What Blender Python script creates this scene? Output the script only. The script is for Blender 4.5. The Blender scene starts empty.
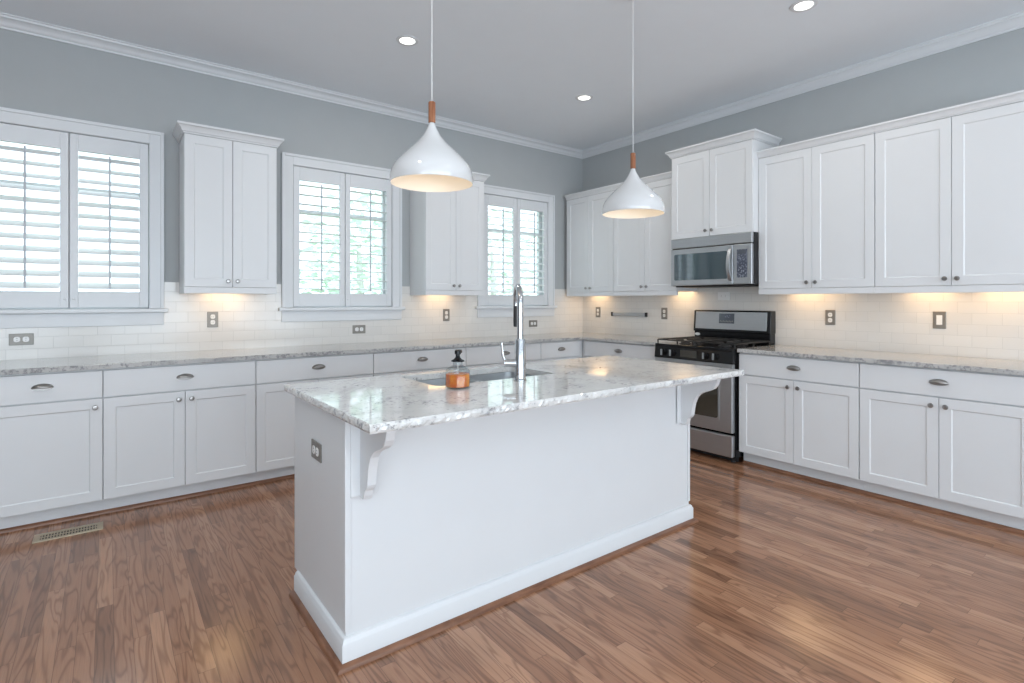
import bpy, bmesh, math, random
from mathutils import Vector, Matrix
random.seed(7)
SC = bpy.context.scene
COL = SC.collection
PI = math.pi

# ------------------------------------------------------------------ camera
cam_d = bpy.data.cameras.new('camera')
cam = bpy.data.objects.new('camera', cam_d)
COL.objects.link(cam)
cam.location = (-4.5973, -4.6357, 1.2888)
cam.rotation_euler = (PI/2, 0, -0.64951)
cam_d.sensor_width = 36.0
cam_d.lens = 533.1/1024*36.0
cam_d.shift_y = -40.5/1024
cam_d.clip_start = 0.02
SC.camera = cam

# ------------------------------------------------------------------ world, sun, added daylight fill, exposure
SC.view_settings.view_transform = 'Standard'
SC.view_settings.look = 'None'
SC.view_settings.gamma = 1.0
SC.view_settings.use_curve_mapping = False
SC.view_settings.exposure = -0.28

CEIL = 3.085
world = bpy.data.worlds.new('sky')
SC.world = world
world.use_nodes = True
wn = world.node_tree.nodes
wb = wn['Background']
wb.inputs['Color'].default_value = (0.80, 0.91, 1.0, 1)
wb.inputs['Strength'].default_value = 3.1

sun_d = bpy.data.lights.new('sun', 'SUN')
sun_d.energy = 1.6
sun_d.angle = math.radians(4)
sun_d.color = (1.0, 0.97, 0.92)
sun = bpy.data.objects.new('sun', sun_d)
COL.objects.link(sun)
sun.rotation_euler = (math.radians(42), 0, math.radians(28))   # high, from behind the photographer's side


def area(name, loc, target, sx, sy, power, color=(1, 1, 1), shape='RECTANGLE', spread=PI):
    d = bpy.data.lights.new(name, 'AREA')
    d.energy = power
    d.color = color
    d.shape = shape
    d.size = sx
    d.size_y = sy
    d.spread = spread
    o = bpy.data.objects.new(name, d)
    COL.objects.link(o)
    o.location = loc
    o.rotation_euler = (Vector(target) - Vector(loc)).to_track_quat('-Z', 'Y').to_euler()
    return o

# fill lamps added inside the unseen rear windows, aimed up to brighten the ceiling
DAY = (0.80, 0.90, 1.0)
for i, x in enumerate((-6.0, -3.9, -1.8)):
    area('daylight_fill', (x, -8.35, 1.45), (x, -3.35, 5.6), 1.5, 2.3, 90, DAY)
area('daylight_fill_side', (-7.05, -6.2, 1.45), (-3.05, -5.4, 5.0), 2.2, 2.3, 66, DAY)


# ------------------------------------------------------------------ node helpers
def new_mat(name):
    m = bpy.data.materials.new(name)
    m.use_nodes = True
    nt = m.node_tree
    return m, nt, nt.nodes['Principled BSDF']


def N(nt, typ, **kw):
    n = nt.nodes.new(typ)
    for k, v in kw.items():
        if k in n.inputs:
            n.inputs[k].default_value = v
        else:
            setattr(n, k, v)
    return n


def L(nt, a, b):
    nt.links.new(a, b)


def ramp(nt, stops, fac=None):
    r = nt.nodes.new('ShaderNodeValToRGB')
    e = r.color_ramp.elements
    while len(e) < len(stops):
        e.new(0.5)
    for el, (p, c) in zip(e, stops):
        el.position = p
        el.color = (*c, 1) if len(c) == 3 else c
    if fac is not None:
        L(nt, fac, r.inputs['Fac'])
    return r


def math_n(nt, op, a, b=None, c=None):
    n = nt.nodes.new('ShaderNodeMath')
    n.operation = op
    for i, v in enumerate((a, b, c)):
        if v is None:
            continue
        if isinstance(v, (int, float)):
            n.inputs[i].default_value = v
        else:
            L(nt, v, n.inputs[i])
    return n.outputs[0]


def plain(name, col, rough=0.4, metal=0.0, coat=0.0, noise=0.02, nscale=6.0, bump=0.0, bscale=300.0, spec=None):
    m, nt, p = new_mat(name)
    tc = N(nt, 'ShaderNodeTexCoord')
    nz = N(nt, 'ShaderNodeTexNoise', Scale=nscale, Detail=3.0)
    L(nt, tc.outputs['Object'], nz.inputs['Vector'])
    lo = tuple(max(0, c*(1-noise)) for c in col)
    hi = tuple(min(1, c*(1+noise)) for c in col)
    r = ramp(nt, [(0.3, lo), (0.7, hi)], nz.outputs['Fac'])
    L(nt, r.outputs['Color'], p.inputs['Base Color'])
    p.inputs['Roughness'].default_value = rough
    p.inputs['Metallic'].default_value = metal
    p.inputs['Coat Weight'].default_value = coat
    if spec is not None:
        p.inputs['Specular IOR Level'].default_value = spec
    if bump:
        bz = N(nt, 'ShaderNodeTexNoise', Scale=bscale, Detail=2.0)
        L(nt, tc.outputs['Object'], bz.inputs['Vector'])
        b = N(nt, 'ShaderNodeBump', Strength=bump, Distance=0.002)
        L(nt, bz.outputs['Fac'], b.inputs['Height'])
        L(nt, b.outputs['Normal'], p.inputs['Normal'])
    return m


M = {}
M['paint'] = plain('cabinet_white_paint', (0.71, 0.72, 0.735), 0.38, noise=0.006)
M['trim'] = plain('trim_white_paint', (0.71, 0.725, 0.745), 0.35, noise=0.006)
M['wall'] = plain('grey_wall_paint', (0.425, 0.442, 0.45), 0.85, noise=0.012, bump=0.1, spec=0.2)
M['ceiling'] = plain('ceiling_paint', (0.85, 0.89, 0.93), 0.9, noise=0.006, bump=0.08, spec=0.2)
M['nickel'] = plain('brushed_nickel', (0.34, 0.33, 0.32), 0.28, metal=1.0, noise=0.05)
M['plate'] = plain('nickel_wall_plate', (0.27, 0.255, 0.235), 0.45, metal=0.55, noise=0.05)
M['chrome'] = plain('chrome', (0.52, 0.53, 0.55), 0.2, metal=1.0, noise=0.02)
M['white_plastic'] = plain('white_plastic', (0.82, 0.82, 0.81), 0.35, noise=0.01)
M['black'] = plain('black_enamel', (0.006, 0.006, 0.007), 0.14, noise=0.1, spec=0.3)
M['black_matte'] = plain('black_cast_iron', (0.018, 0.018, 0.019), 0.5, noise=0.2, bump=0.3)
M['dark_slot'] = plain('dark_slot', (0.02, 0.018, 0.015), 0.8, noise=0.1)
M['brass'] = plain('bronze_register', (0.50, 0.42, 0.31), 0.42, metal=0.6, noise=0.06)
M['pendant'] = plain('pendant_white_gloss', (0.66, 0.665, 0.675), 0.12, coat=0.4, noise=0.004)
M['pendant_in'] = plain('pendant_inside', (0.88, 0.86, 0.82), 0.5, noise=0.01)
M['cord'] = plain('white_cord', (0.8, 0.8, 0.8), 0.5, noise=0.01)
M['rod'] = plain('tilt_rod_backlit', (0.50, 0.53, 0.57), 0.45, noise=0.01)  # backlit shade on the rods is painted into this grey
M['louver'] = plain('louver_lit_paint', (0.84, 0.85, 0.86), 0.4, noise=0.006)  # lighter than the frames: bright window light painted into the louvers
M['lawn'] = plain('lawn', (0.30, 0.42, 0.22), 0.9, noise=0.3, nscale=2.0)
M['leaf'] = plain('overexposed_foliage', (0.74, 0.83, 0.77), 0.8, noise=0.12, nscale=5.0)  # outdoor overexposure painted in as a pale leaf colour
M['bark'] = plain('bark', (0.60, 0.60, 0.57), 0.9, noise=0.3)  # trunk colour lightened to carry the same overexposure


def steel():
    m, nt, p = new_mat('stainless_steel')
    tc = N(nt, 'ShaderNodeTexCoord')
    mp = N(nt, 'ShaderNodeMapping')
    mp.inputs['Scale'].default_value = (2, 2, 260)
    nz = N(nt, 'ShaderNodeTexNoise', Scale=3.0, Detail=4.0)
    L(nt, tc.outputs['Object'], mp.inputs['Vector'])
    L(nt, mp.outputs['Vector'], nz.inputs['Vector'])
    r = ramp(nt, [(0.3, (0.44, 0.455, 0.47)), (0.7, (0.51, 0.525, 0.54))], nz.outputs['Fac'])
    L(nt, r.outputs['Color'], p.inputs['Base Color'])
    rr = N(nt, 'ShaderNodeMapRange')
    L(nt, nz.outputs['Fac'], rr.inputs['Value'])
    rr.inputs['To Min'].default_value = 0.34
    rr.inputs['To Max'].default_value = 0.44
    L(nt, rr.outputs[0], p.inputs['Roughness'])
    p.inputs['Metallic'].default_value = 1.0
    return m
M['steel'] = steel()


def glass_pane(name, tint=(1, 1, 1)):
    m = bpy.data.materials.new(name)
    m.use_nodes = True
    nt = m.node_tree
    nt.nodes.clear()
    out = N(nt, 'ShaderNodeOutputMaterial')
    tr = N(nt, 'ShaderNodeBsdfTransparent')
    tr.inputs['Color'].default_value = (*tint, 1)
    gl = N(nt, 'ShaderNodeBsdfGlossy', Roughness=0.02)
    lw = N(nt, 'ShaderNodeLayerWeight', Blend=0.5)
    fr = math_n(nt, 'MULTIPLY_ADD', math_n(nt, 'POWER', lw.outputs['Facing'], 4.0), 0.55, 0.035)
    mx = N(nt, 'ShaderNodeMixShader')
    L(nt, fr, mx.inputs[0])
    L(nt, tr.outputs[0], mx.inputs[1])
    L(nt, gl.outputs[0], mx.inputs[2])
    L(nt, mx.outputs[0], out.inputs['Surface'])
    return m
M['pane'] = glass_pane('window_glass', (0.96, 0.98, 0.98))
M['jar'] = glass_pane('clear_jar_glass', (0.90, 0.92, 0.93))


def dark_glass(name, col, rough=0.04):
    m, nt, p = new_mat(name)
    tc = N(nt, 'ShaderNodeTexCoord')
    nz = N(nt, 'ShaderNodeTexNoise', Scale=3.0)
    L(nt, tc.outputs['Object'], nz.inputs['Vector'])
    r = ramp(nt, [(0.3, tuple(c*0.9 for c in col)), (0.7, col)], nz.outputs['Fac'])
    L(nt, r.outputs['Color'], p.inputs['Base Color'])
    p.inputs['Roughness'].default_value = rough
    p.inputs['IOR'].default_value = 1.8
    return m
M['mw_glass'] = dark_glass('microwave_window', (0.055, 0.085, 0.10))
M['oven_glass'] = dark_glass('oven_window', (0.045, 0.042, 0.032))
M['display'] = dark_glass('display_panel', (0.06, 0.07, 0.09), 0.12)


def keypad():
    m, nt, p = new_mat('keypad_print')
    tc = N(nt, 'ShaderNodeTexCoord')
    nz = N(nt, 'ShaderNodeTexVoronoi', Scale=75.0)
    L(nt, tc.outputs['Object'], nz.inputs['Vector'])
    r = ramp(nt, [(0.0, (0.45, 0.47, 0.52)), (0.30, (0.22, 0.24, 0.30)), (0.5, (0.06, 0.07, 0.10))], nz.outputs['Distance'])
    L(nt, r.outputs['Color'], p.inputs['Base Color'])
    p.inputs['Roughness'].default_value = 0.2
    return m
M['keypad'] = keypad()


def soap_mat():
    m, nt, p = new_mat('amber_soap')
    tc = N(nt, 'ShaderNodeTexCoord')
    nz = N(nt, 'ShaderNodeTexNoise', Scale=26.0, Detail=2.0)
    L(nt, tc.outputs['Object'], nz.inputs['Vector'])
    r = ramp(nt, [(0.35, (0.70, 0.12, 0.008)), (0.7, (0.92, 0.33, 0.04))], nz.outputs['Fac'])
    L(nt, r.outputs['Color'], p.inputs['Base Color'])
    p.inputs['Roughness'].default_value = 0.12
    return m
M['soap'] = soap_mat()


def emit(name, col, strength):
    m = bpy.data.materials.new(name)
    m.use_nodes = True
    nt = m.node_tree
    nt.nodes.clear()
    out = N(nt, 'ShaderNodeOutputMaterial')
    e = N(nt, 'ShaderNodeEmission', Strength=strength)
    e.inputs['Color'].default_value = (*col, 1)
    L(nt, e.outputs[0], out.inputs['Surface'])
    return m
M['can_lens'] = emit('can_light_lens', (1.0, 0.96, 0.90), 4.0)
M['bulb'] = emit('pendant_bulb', (1.0, 0.86, 0.62), 2.2)


def granite(name, k0=1.0, lo=0.84):
    m, nt, p = new_mat(name)
    tc = N(nt, 'ShaderNodeTexCoord')
    geo = tc.outputs['Object']
    # broad cloudy veins
    n1 = N(nt, 'ShaderNodeTexNoise', Scale=3.2, Detail=7.0, Roughness=0.62, Distortion=1.4)
    L(nt, geo, n1.inputs['Vector'])
    base = ramp(nt, [(p_, tuple(c*k0 for c in cc)) for p_, cc in ((0.30, (0.52, 0.52, 0.52)), (0.46, (0.68, 0.675, 0.665)), (0.60, (0.74, 0.73, 0.715)), (0.75, (0.64, 0.635, 0.63)))], n1.outputs['Fac'])
    # grey mineral specks
    n2 = N(nt, 'ShaderNodeTexNoise', Scale=46.0, Detail=4.0, Roughness=0.7)
    L(nt, geo, n2.inputs['Vector'])
    n3 = N(nt, 'ShaderNodeTexNoise', Scale=7.0, Detail=3.0, Roughness=0.6, Distortion=0.6)
    L(nt, geo, n3.inputs['Vector'])
    s = math_n(nt, 'MULTIPLY_ADD', n3.outputs['Fac'], 0.55, n2.outputs['Fac'])
    spk = ramp(nt, [(0.0, (0, 0, 0)), (lo, (0, 0, 0)), (lo+0.14, (0.85, 0.85, 0.85))], s)
    mx = N(nt, 'ShaderNodeMix', data_type='RGBA')
    L(nt, spk.outputs['Color'], mx.inputs[0])
    L(nt, base.outputs['Color'], mx.inputs[6])
    mx.inputs[7].default_value = (0.22, 0.22, 0.23, 1)
    v = N(nt, 'ShaderNodeTexVoronoi', Scale=95.0)
    L(nt, geo, v.inputs['Vector'])
    n4 = N(nt, 'ShaderNodeTexNoise', Scale=9.0, Detail=2.0)
    L(nt, geo, n4.inputs['Vector'])
    k = math_n(nt, 'MULTIPLY', math_n(nt, 'LESS_THAN', v.outputs['Distance'], 0.17), math_n(nt, 'GREATER_THAN', n4.outputs['Fac'], 0.56))
    mx2 = N(nt, 'ShaderNodeMix', data_type='RGBA')
    L(nt, k, mx2.inputs[0])
    L(nt, mx.outputs[2], mx2.inputs[6])
    mx2.inputs[7].default_value = (0.12, 0.115, 0.115, 1)
    L(nt, mx2.outputs[2], p.inputs['Base Color'])
    p.inputs['Roughness'].default_value = 0.06
    p.inputs['IOR'].default_value = 1.62
    return m
M['granite'] = granite('white_granite', 0.94, 0.83)
M['granite_grey'] = granite('grey_granite', 0.72, 0.76)


def tile(name, axis):
    m, nt, p = new_mat(name)
    tc = N(nt, 'ShaderNodeTexCoord')
    sx = N(nt, 'ShaderNodeSeparateXYZ')
    L(nt, tc.outputs['Object'], sx.inputs[0])
    cx = N(nt, 'ShaderNodeCombineXYZ')
    L(nt, sx.outputs[axis], cx.inputs[0])
    L(nt, math_n(nt, 'SUBTRACT', sx.outputs['Z'], 0.9035), cx.inputs[1])
    br = nt.nodes.new('ShaderNodeTexBrick')
    L(nt, cx.outputs[0], br.inputs['Vector'])
    br.inputs['Scale'].default_value = 1.0
    br.inputs['Brick Width'].default_value = 0.1525
    br.inputs['Row Height'].default_value = 0.0757
    br.inputs['Mortar Size'].default_value = 0.0016
    br.inputs['Mortar Smooth'].default_value = 0.3
    br.inputs['Color1'].default_value = (0.75, 0.73, 0.70, 1)
    br.inputs['Color2'].default_value = (0.72, 0.70, 0.675, 1)
    br.inputs['Mortar'].default_value = (0.63, 0.615, 0.59, 1)
    L(nt, br.outputs['Color'], p.inputs['Base Color'])
    b = N(nt, 'ShaderNodeBump', Strength=0.5, Distance=0.0015)
    b.invert = True
    L(nt, br.outputs['Fac'], b.inputs['Height'])
    L(nt, b.outputs['Normal'], p.inputs['Normal'])
    p.inputs['Roughness'].default_value = 0.16
    return m
M['tile_back'] = tile('subway_tile_back', 'X')
M['tile_right'] = tile('subway_tile_right', 'Y')


def wood_floor():
    m, nt, p = new_mat('oak_strip_floor')
    tc = N(nt, 'ShaderNodeTexCoord')
    s = N(nt, 'ShaderNodeSeparateXYZ')
    L(nt, tc.outputs['Object'], s.inputs[0])
    X, Y = s.outputs['X'], s.outputs['Y']
    W = 0.0572
    xr = math_n(nt, 'DIVIDE', X, W)
    row = math_n(nt, 'FLOOR', xr)
    fx = math_n(nt, 'FRACT', xr)
    wn1 = N(nt, 'ShaderNodeTexWhiteNoise', noise_dimensions='1D')
    L(nt, row, wn1.inputs['W'])
    yo = math_n(nt, 'MULTIPLY_ADD', wn1.outputs['Value'], 7.3, math_n(nt, 'DIVIDE', Y, 0.82))
    col = math_n(nt, 'FLOOR', yo)
    fy = math_n(nt, 'FRACT', yo)
    cid = N(nt, 'ShaderNodeCombineXYZ')
    L(nt, row, cid.inputs[0])
    L(nt, col, cid.inputs[1])
    wn2 = N(nt, 'ShaderNodeTexWhiteNoise', noise_dimensions='3D')
    L(nt, cid.outputs[0], wn2.inputs['Vector'])
    tone = wn2.outputs['Value']
    # grain coordinates: shifted per board, stretched along the board
    off = N(nt, 'ShaderNodeVectorMath', operation='MULTIPLY_ADD')
    L(nt, wn2.outputs['Color'], off.inputs[0])
    off.inputs[1].default_value = (9, 9, 9)
    L(nt, tc.outputs['Object'], off.inputs[2])
    mp = N(nt, 'ShaderNodeMapping')
    mp.inputs['Scale'].default_value = (11.0, 1.15, 1.0)
    L(nt, off.outputs[0], mp.inputs['Vector'])
    nz = N(nt, 'ShaderNodeTexNoise', Scale=1.6, Detail=1.5, Roughness=0.45, Distortion=0.5)
    L(nt, mp.outputs[0], nz.inputs['Vector'])
    rings = math_n(nt, 'SINE', math_n(nt, 'MULTIPLY', nz.outputs['Fac'], 44.0))
    ringc = math_n(nt, 'MULTIPLY_ADD', rings, 0.5, 0.5)
    mp2 = N(nt, 'ShaderNodeMapping')
    mp2.inputs['Scale'].default_value = (330.0, 9.0, 1.0)
    L(nt, off.outputs[0], mp2.inputs['Vector'])
    fine = N(nt, 'ShaderNodeTexNoise', Scale=1.0, Detail=3.0, Roughness=0.6)
    L(nt, mp2.outputs[0], fine.inputs['Vector'])
    tonec = ramp(nt, [(0.0, (0.225, 0.108, 0.061)), (0.3, (0.330, 0.163, 0.092)), (0.7, (0.375, 0.188, 0.108)), (1.0, (0.480, 0.258, 0.152))], tone)
    g = math_n(nt, 'MULTIPLY', math_n(nt, 'POWER', ringc, 3.0), math_n(nt, 'MULTIPLY_ADD', fine.outputs['Fac'], 0.9, 0.05))
    mx = N(nt, 'ShaderNodeMix', data_type='RGBA', blend_type='MULTIPLY')
    L(nt, math_n(nt, 'MULTIPLY', g, 1.0), mx.inputs[0])
    L(nt, tonec.outputs['Color'], mx.inputs[6])
    mx.inputs[7].default_value = (0.29, 0.22, 0.18, 1)
    fr = ramp(nt, [(0.3, (0.86, 0.86, 0.86)), (0.7, (1.1, 1.1, 1.1))], fine.outputs['Fac'])
    mx2 = N(nt, 'ShaderNodeMix', data_type='RGBA', blend_type='MULTIPLY')
    mx2.inputs[0].default_value = 1.0
    L(nt, mx.outputs[2], mx2.inputs[6])
    L(nt, fr.outputs['Color'], mx2.inputs[7])
    ex = math_n(nt, 'LESS_THAN', math_n(nt, 'MINIMUM', fx, math_n(nt, 'SUBTRACT', 1.0, fx)), 0.016)
    ey = math_n(nt, 'LESS_THAN', math_n(nt, 'MINIMUM', fy, math_n(nt, 'SUBTRACT', 1.0, fy)), 0.0012)
    edge = math_n(nt, 'MAXIMUM', ex, ey)
    mx3 = N(nt, 'ShaderNodeMix', data_type='RGBA')
    L(nt, math_n(nt, 'MULTIPLY', edge, 0.6), mx3.inputs[0])
    L(nt, mx2.outputs[2], mx3.inputs[6])
    mx3.inputs[7].default_value = (0.07, 0.035, 0.02, 1)
    L(nt, mx3.outputs[2], p.inputs['Base Color'])
    p.inputs['Roughness'].default_value = 0.17
    p.inputs['IOR'].default_value = 1.52
    b = N(nt, 'ShaderNodeBump', Strength=0.12, Distance=0.001)
    L(nt, math_n(nt, 'MULTIPLY_ADD', edge, -1.0, math_n(nt, 'MULTIPLY', fine.outputs['Fac'], 0.3)), b.inputs['Height'])
    L(nt, b.outputs['Normal'], p.inputs['Normal'])
    return m
M['floor'] = wood_floor()


def stained_wood(name, c1, c2, sc=(60, 60, 4), rough=0.35):
    m, nt, p = new_mat(name)
    tc = N(nt, 'ShaderNodeTexCoord')
    mp = N(nt, 'ShaderNodeMapping')
    mp.inputs['Scale'].default_value = sc
    L(nt, tc.outputs['Object'], mp.inputs['Vector'])
    nz = N(nt, 'ShaderNodeTexNoise', Scale=1.0, Detail=4.0, Distortion=0.4)
    L(nt, mp.outputs[0], nz.inputs['Vector'])
    r = ramp(nt, [(0.3, c1), (0.7, c2)], nz.outputs['Fac'])
    L(nt, r.outputs['Color'], p.inputs['Base Color'])
    p.inputs['Roughness'].default_value = rough
    return m
M['shoe'] = stained_wood('stained_shoe_wood', (0.15, 0.062, 0.033), (0.28, 0.13, 0.07), (9, 9, 60))
M['teak'] = stained_wood('pendant_wood', (0.20, 0.07, 0.03), (0.36, 0.14, 0.06), (120, 120, 6))


# ------------------------------------------------------------------ mesh helpers
class MB:
    """collects shapes for ONE mesh"""
    def __init__(self):
        self.bm = bmesh.new()

    def box(self, x0, x1, y0, y1, z0, z1):
        x0, x1 = min(x0, x1), max(x0, x1)
        y0, y1 = min(y0, y1), max(y0, y1)
        z0, z1 = min(z0, z1), max(z0, z1)
        v = [self.bm.verts.new(c) for c in ((x0, y0, z0), (x1, y0, z0), (x1, y1, z0), (x0, y1, z0),
                                            (x0, y0, z1), (x1, y0, z1), (x1, y1, z1), (x0, y1, z1))]
        for f in ((3, 2, 1, 0), (4, 5, 6, 7), (0, 1, 5, 4), (1, 2, 6, 5), (2, 3, 7, 6), (3, 0, 4, 7)):
            self.bm.faces.new([v[i] for i in f])
        return self

    def poly_prism(self, pts, z0, z1):
        """pts CCW in XY"""
        lo = [self.bm.verts.new((x, y, z0)) for x, y in pts]
        hi = [self.bm.verts.new((x, y, z1)) for x, y in pts]
        n = len(pts)
        self.bm.faces.new(list(reversed(lo)))
        self.bm.faces.new(hi)
        for i in range(n):
            j = (i+1) % n
            self.bm.faces.new((lo[i], lo[j], hi[j], hi[i]))
        return self

    def prism(self, pts3a, pts3b):
        a = [self.bm.verts.new(p) for p in pts3a]
        b = [self.bm.verts.new(p) for p in pts3b]
        n = len(a)
        self.bm.faces.new(list(reversed(a)))
        self.bm.faces.new(b)
        for i in range(n):
            j = (i+1) % n
            self.bm.faces.new((a[i], a[j], b[j], b[i]))
        return self

    def lathe(self, prof, seg=24, mat=None, cap=True):
        """prof: (r, z) list; optional matrix places it"""
        mat = mat or Matrix.Identity(4)
        rings = []
        for r, z in prof:
            if r < 1e-6:
                rings.append([self.bm.verts.new(mat @ Vector((0, 0, z)))])
            else:
                rings.append([self.bm.verts.new(mat @ Vector((r*math.cos(2*PI*i/seg), r*math.sin(2*PI*i/seg), z))) for i in range(seg)])
        for a, b in zip(rings, rings[1:]):
            for i in range(seg):
                j = (i+1) % seg
                if len(a) == 1 and len(b) == 1:
                    continue
                if len(a) == 1:
                    self.bm.faces.new((a[0], b[j], b[i]))
                elif len(b) == 1:
                    self.bm.faces.new((a[i], a[j], b[0]))
                else:
                    self.bm.faces.new((a[i], a[j], b[j], b[i]))
        if cap:
            if len(rings[0]) > 1:
                self.bm.faces.new(list(reversed(rings[0])))
            if len(rings[-1]) > 1:
                self.bm.faces.new(rings[-1])
        return self

    def tube(self, pts, r, seg=12):
        pts = [Vector(p) for p in pts]
        rings = []
        up = None
        for i, p in enumerate(pts):
            t = (pts[min(i+1, len(pts)-1)] - pts[max(i-1, 0)]).normalized()
            if up is None:
                up = Vector((0, 0, 1)) if abs(t.z) < 0.9 else Vector((1, 0, 0))
            s = t.cross(up).normalized()
            up = s.cross(t).normalized()
            rr = r[i] if isinstance(r, (list, tuple)) else r
            rings.append([self.bm.verts.new(p + rr*(math.cos(2*PI*k/seg)*s + math.sin(2*PI*k/seg)*up)) for k in range(seg)])
        for a, b in zip(rings, rings[1:]):
            for i in range(seg):
                j = (i+1) % seg
                self.bm.faces.new((a[i], a[j], b[j], b[i]))
        self.bm.faces.new(list(reversed(rings[0])))
        self.bm.faces.new(rings[-1])
        return self

    def sweep(self, path, prof, closed=False, side=1):
        """mitred moulding: path of (x, y), profile of (out, z); out is to the right of travel * side"""
        P = [Vector((x, y)) for x, y in path]
        n = len(P)
        rings = []
        for i in range(n):
            if closed or 0 < i < n-1:
                d0 = (P[i]-P[i-1]).normalized()
                d1 = (P[(i+1) % n]-P[i]).normalized()
            elif i == 0:
                d0 = d1 = (P[1]-P[0]).normalized()
            else:
                d0 = d1 = (P[i]-P[i-1]).normalized()
            n0 = Vector((d0.y, -d0.x))*side
            n1 = Vector((d1.y, -d1.x))*side
            mv = (n0+n1)
            mv = mv / max(1e-6, mv.dot(n0))
            rings.append([self.bm.verts.new((P[i].x+mv.x*o, P[i].y+mv.y*o, z)) for o, z in prof])
        k = len(prof)
        rng = range(n) if closed else range(n-1)
        for i in rng:
            a, b = rings[i], rings[(i+1) % n]
            for q in range(k):
                w = (q+1) % k
                self.bm.faces.new((a[q], a[w], b[w], b[q]))
        if not closed:
            self.bm.faces.new(list(reversed(rings[0])))
            self.bm.faces.new(rings[-1])
        return self

    def build(self, name, mat, parent=None, smooth=False, bevel=0.0, seg=2, loc=None, rot=None, subsurf=0):
        bmesh.ops.recalc_face_normals(self.bm, faces=self.bm.faces[:])
        me = bpy.data.meshes.new(name)
        self.bm.to_mesh(me)
        self.bm.free()
        o = bpy.data.objects.new(name, me)
        COL.objects.link(o)
        me.materials.append(M[mat] if isinstance(mat, str) else mat)
        if parent:
            o.parent = parent
        if loc is not None:
            o.location = loc
        if rot is not None:
            o.rotation_euler = rot
        if bevel:
            b = o.modifiers.new('bevel', 'BEVEL')
            b.width = bevel
            b.segments = seg
            b.limit_method = 'ANGLE'
            b.angle_limit = math.radians(35)
        if subsurf:
            sm = o.modifiers.new('subsurf', 'SUBSURF')
            sm.levels = sm.render_levels = subsurf
        if smooth:
            for p in me.polygons:
                p.use_smooth = True
            if smooth != 'all':
                me.set_sharp_from_angle(angle=math.radians(40))
        return o


def thing(name, label, cat, loc=(0, 0, 0), rz=0.0, group=None):
    o = bpy.data.objects.new(name, None)
    o.empty_display_size = 0.1
    COL.objects.link(o)
    o.location = loc
    o.rotation_euler = (0, 0, rz)
    return tag(o, label, cat, group)


def tag(o, label, cat, group=None):
    o['label'] = label
    o['category'] = cat
    if group:
        o['group'] = group
    return o


def struct(o):
    o['kind'] = 'structure'
    return o


def sub_label(o, label):
    o['label'] = label
    return o


WB = -PI/2       # rotation that turns a wall-A object (front -y) to the right wall (front -x)

# ------------------------------------------------------------------ room shell
RX0, RY0 = -7.2, -8.5
T = 0.15
struct(MB().box(RX0-T, T, RY0-T, T, -0.2, 0).build('floor', 'floor'))
struct(MB().box(RX0-T, T, RY0-T, T, CEIL, CEIL+0.2).build('ceiling', 'ceiling'))

WIN = (-4.80, -2.925, -1.0075)      # window centres on the back wall
WZ0, WZ1, WH = 1.232, 2.425, 0.450  # opening bottom, top, half width


def wall_with_holes(name, along, holes, a0, a1, place):
    """boxes around rectangular holes; place(mb, a0, a1, z0, z1)"""
    mb = MB()
    a = a0
    for h0, h1, z0, z1 in holes:
        place(mb, a, h0, 0, CEIL)
        place(mb, h0, h1, 0, z0)
        place(mb, h0, h1, z1, CEIL)
        a = h1
    place(mb, a, a1, 0, CEIL)
    return struct(mb.build(name, 'wall'))


wall_back = wall_with_holes('wall_back', 'x', [(c-WH, c+WH, WZ0, WZ1) for c in WIN], RX0-T, T,
                            lambda mb, a, b, z0, z1: mb.box(a, b, 0, T, z0, z1))
wall_right = struct(MB().box(0, T, RY0-T, 0, 0, CEIL).build('wall_right', 'wall'))
FO = [(x-0.85, x+0.85, 0.15, 2.7) for x in (-6.0, -3.9, -1.8)]
wall_front = wall_with_holes('wall_front', 'x', FO, RX0-T, 0,
                             lambda mb, a, b, z0, z1: mb.box(a, b, RY0-T, RY0, z0, z1) if z1 > z0 else None)
wall_left = wall_with_holes('wall_left', 'y', [(-7.4, -5.0, 0.15, 2.7)], RY0, 0,
                            lambda mb, a, b, z0, z1: mb.box(RX0-T, RX0, a, b, z0, z1))


def big_window(name, along, c, half, z0, z1, plane):
    mb = MB()
    gm = MB()
    w = 0.07
    def bx(m, a0, a1, d0, d1, b0, b1):
        if along == 'x':
            m.box(a0, a1, plane-d1, plane-d0, b0, b1)
        else:
            m.box(plane-d1, plane-d0, a0, a1, b0, b1)
    bx(mb, c-half, c-half+w, 0.02, 0.13, z0, z1)
    bx(mb, c+half-w, c+half, 0.02, 0.13, z0, z1)
    bx(mb, c-half+w, c+half-w, 0.02, 0.13, z0, z0+w)
    bx(mb, c-half+w, c+half-w, 0.02, 0.13, z1-w, z1)
    bx(mb, c-0.03, c+0.03, 0.03, 0.12, z0+w, z1-w)
    bx(mb, c-half+w, c+half-w, 0.03, 0.12, 2.02, 2.08)
    o = struct(mb.build(name, 'trim', bevel=0.004))
    bx(gm, c-half+w, c+half-w, 0.07, 0.076, z0+w, z1-w)
    gm.build('pane', 'pane', o)
    return o


for k, (a, b, z0, z1) in enumerate(FO):
    big_window('window_%d' % (4+k), 'x', (a+b)/2, (b-a)/2, z0, z1, RY0)
big_window('window_7', 'y', -6.2, 1.2, 0.15, 2.7, RX0)

# room crown moulding (one run along each wall, mitred in the corner)
CR = [(0, CEIL-0.074), (0.010, CEIL-0.074), (0.012, CEIL-0.064), (0.020, CEIL-0.059), (0.026, CEIL-0.050), (0.030, CEIL-0.040),
      (0.052, CEIL-0.023), (0.062, CEIL-0.020), (0.066, CEIL-0.009), (0.076, CEIL-0.007), (0.076, CEIL), (0, CEIL)]
struct(MB().sweep([(RX0, 0), (0, 0), (0, RY0)], CR).build('trim_1', 'trim', smooth=True))

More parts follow.
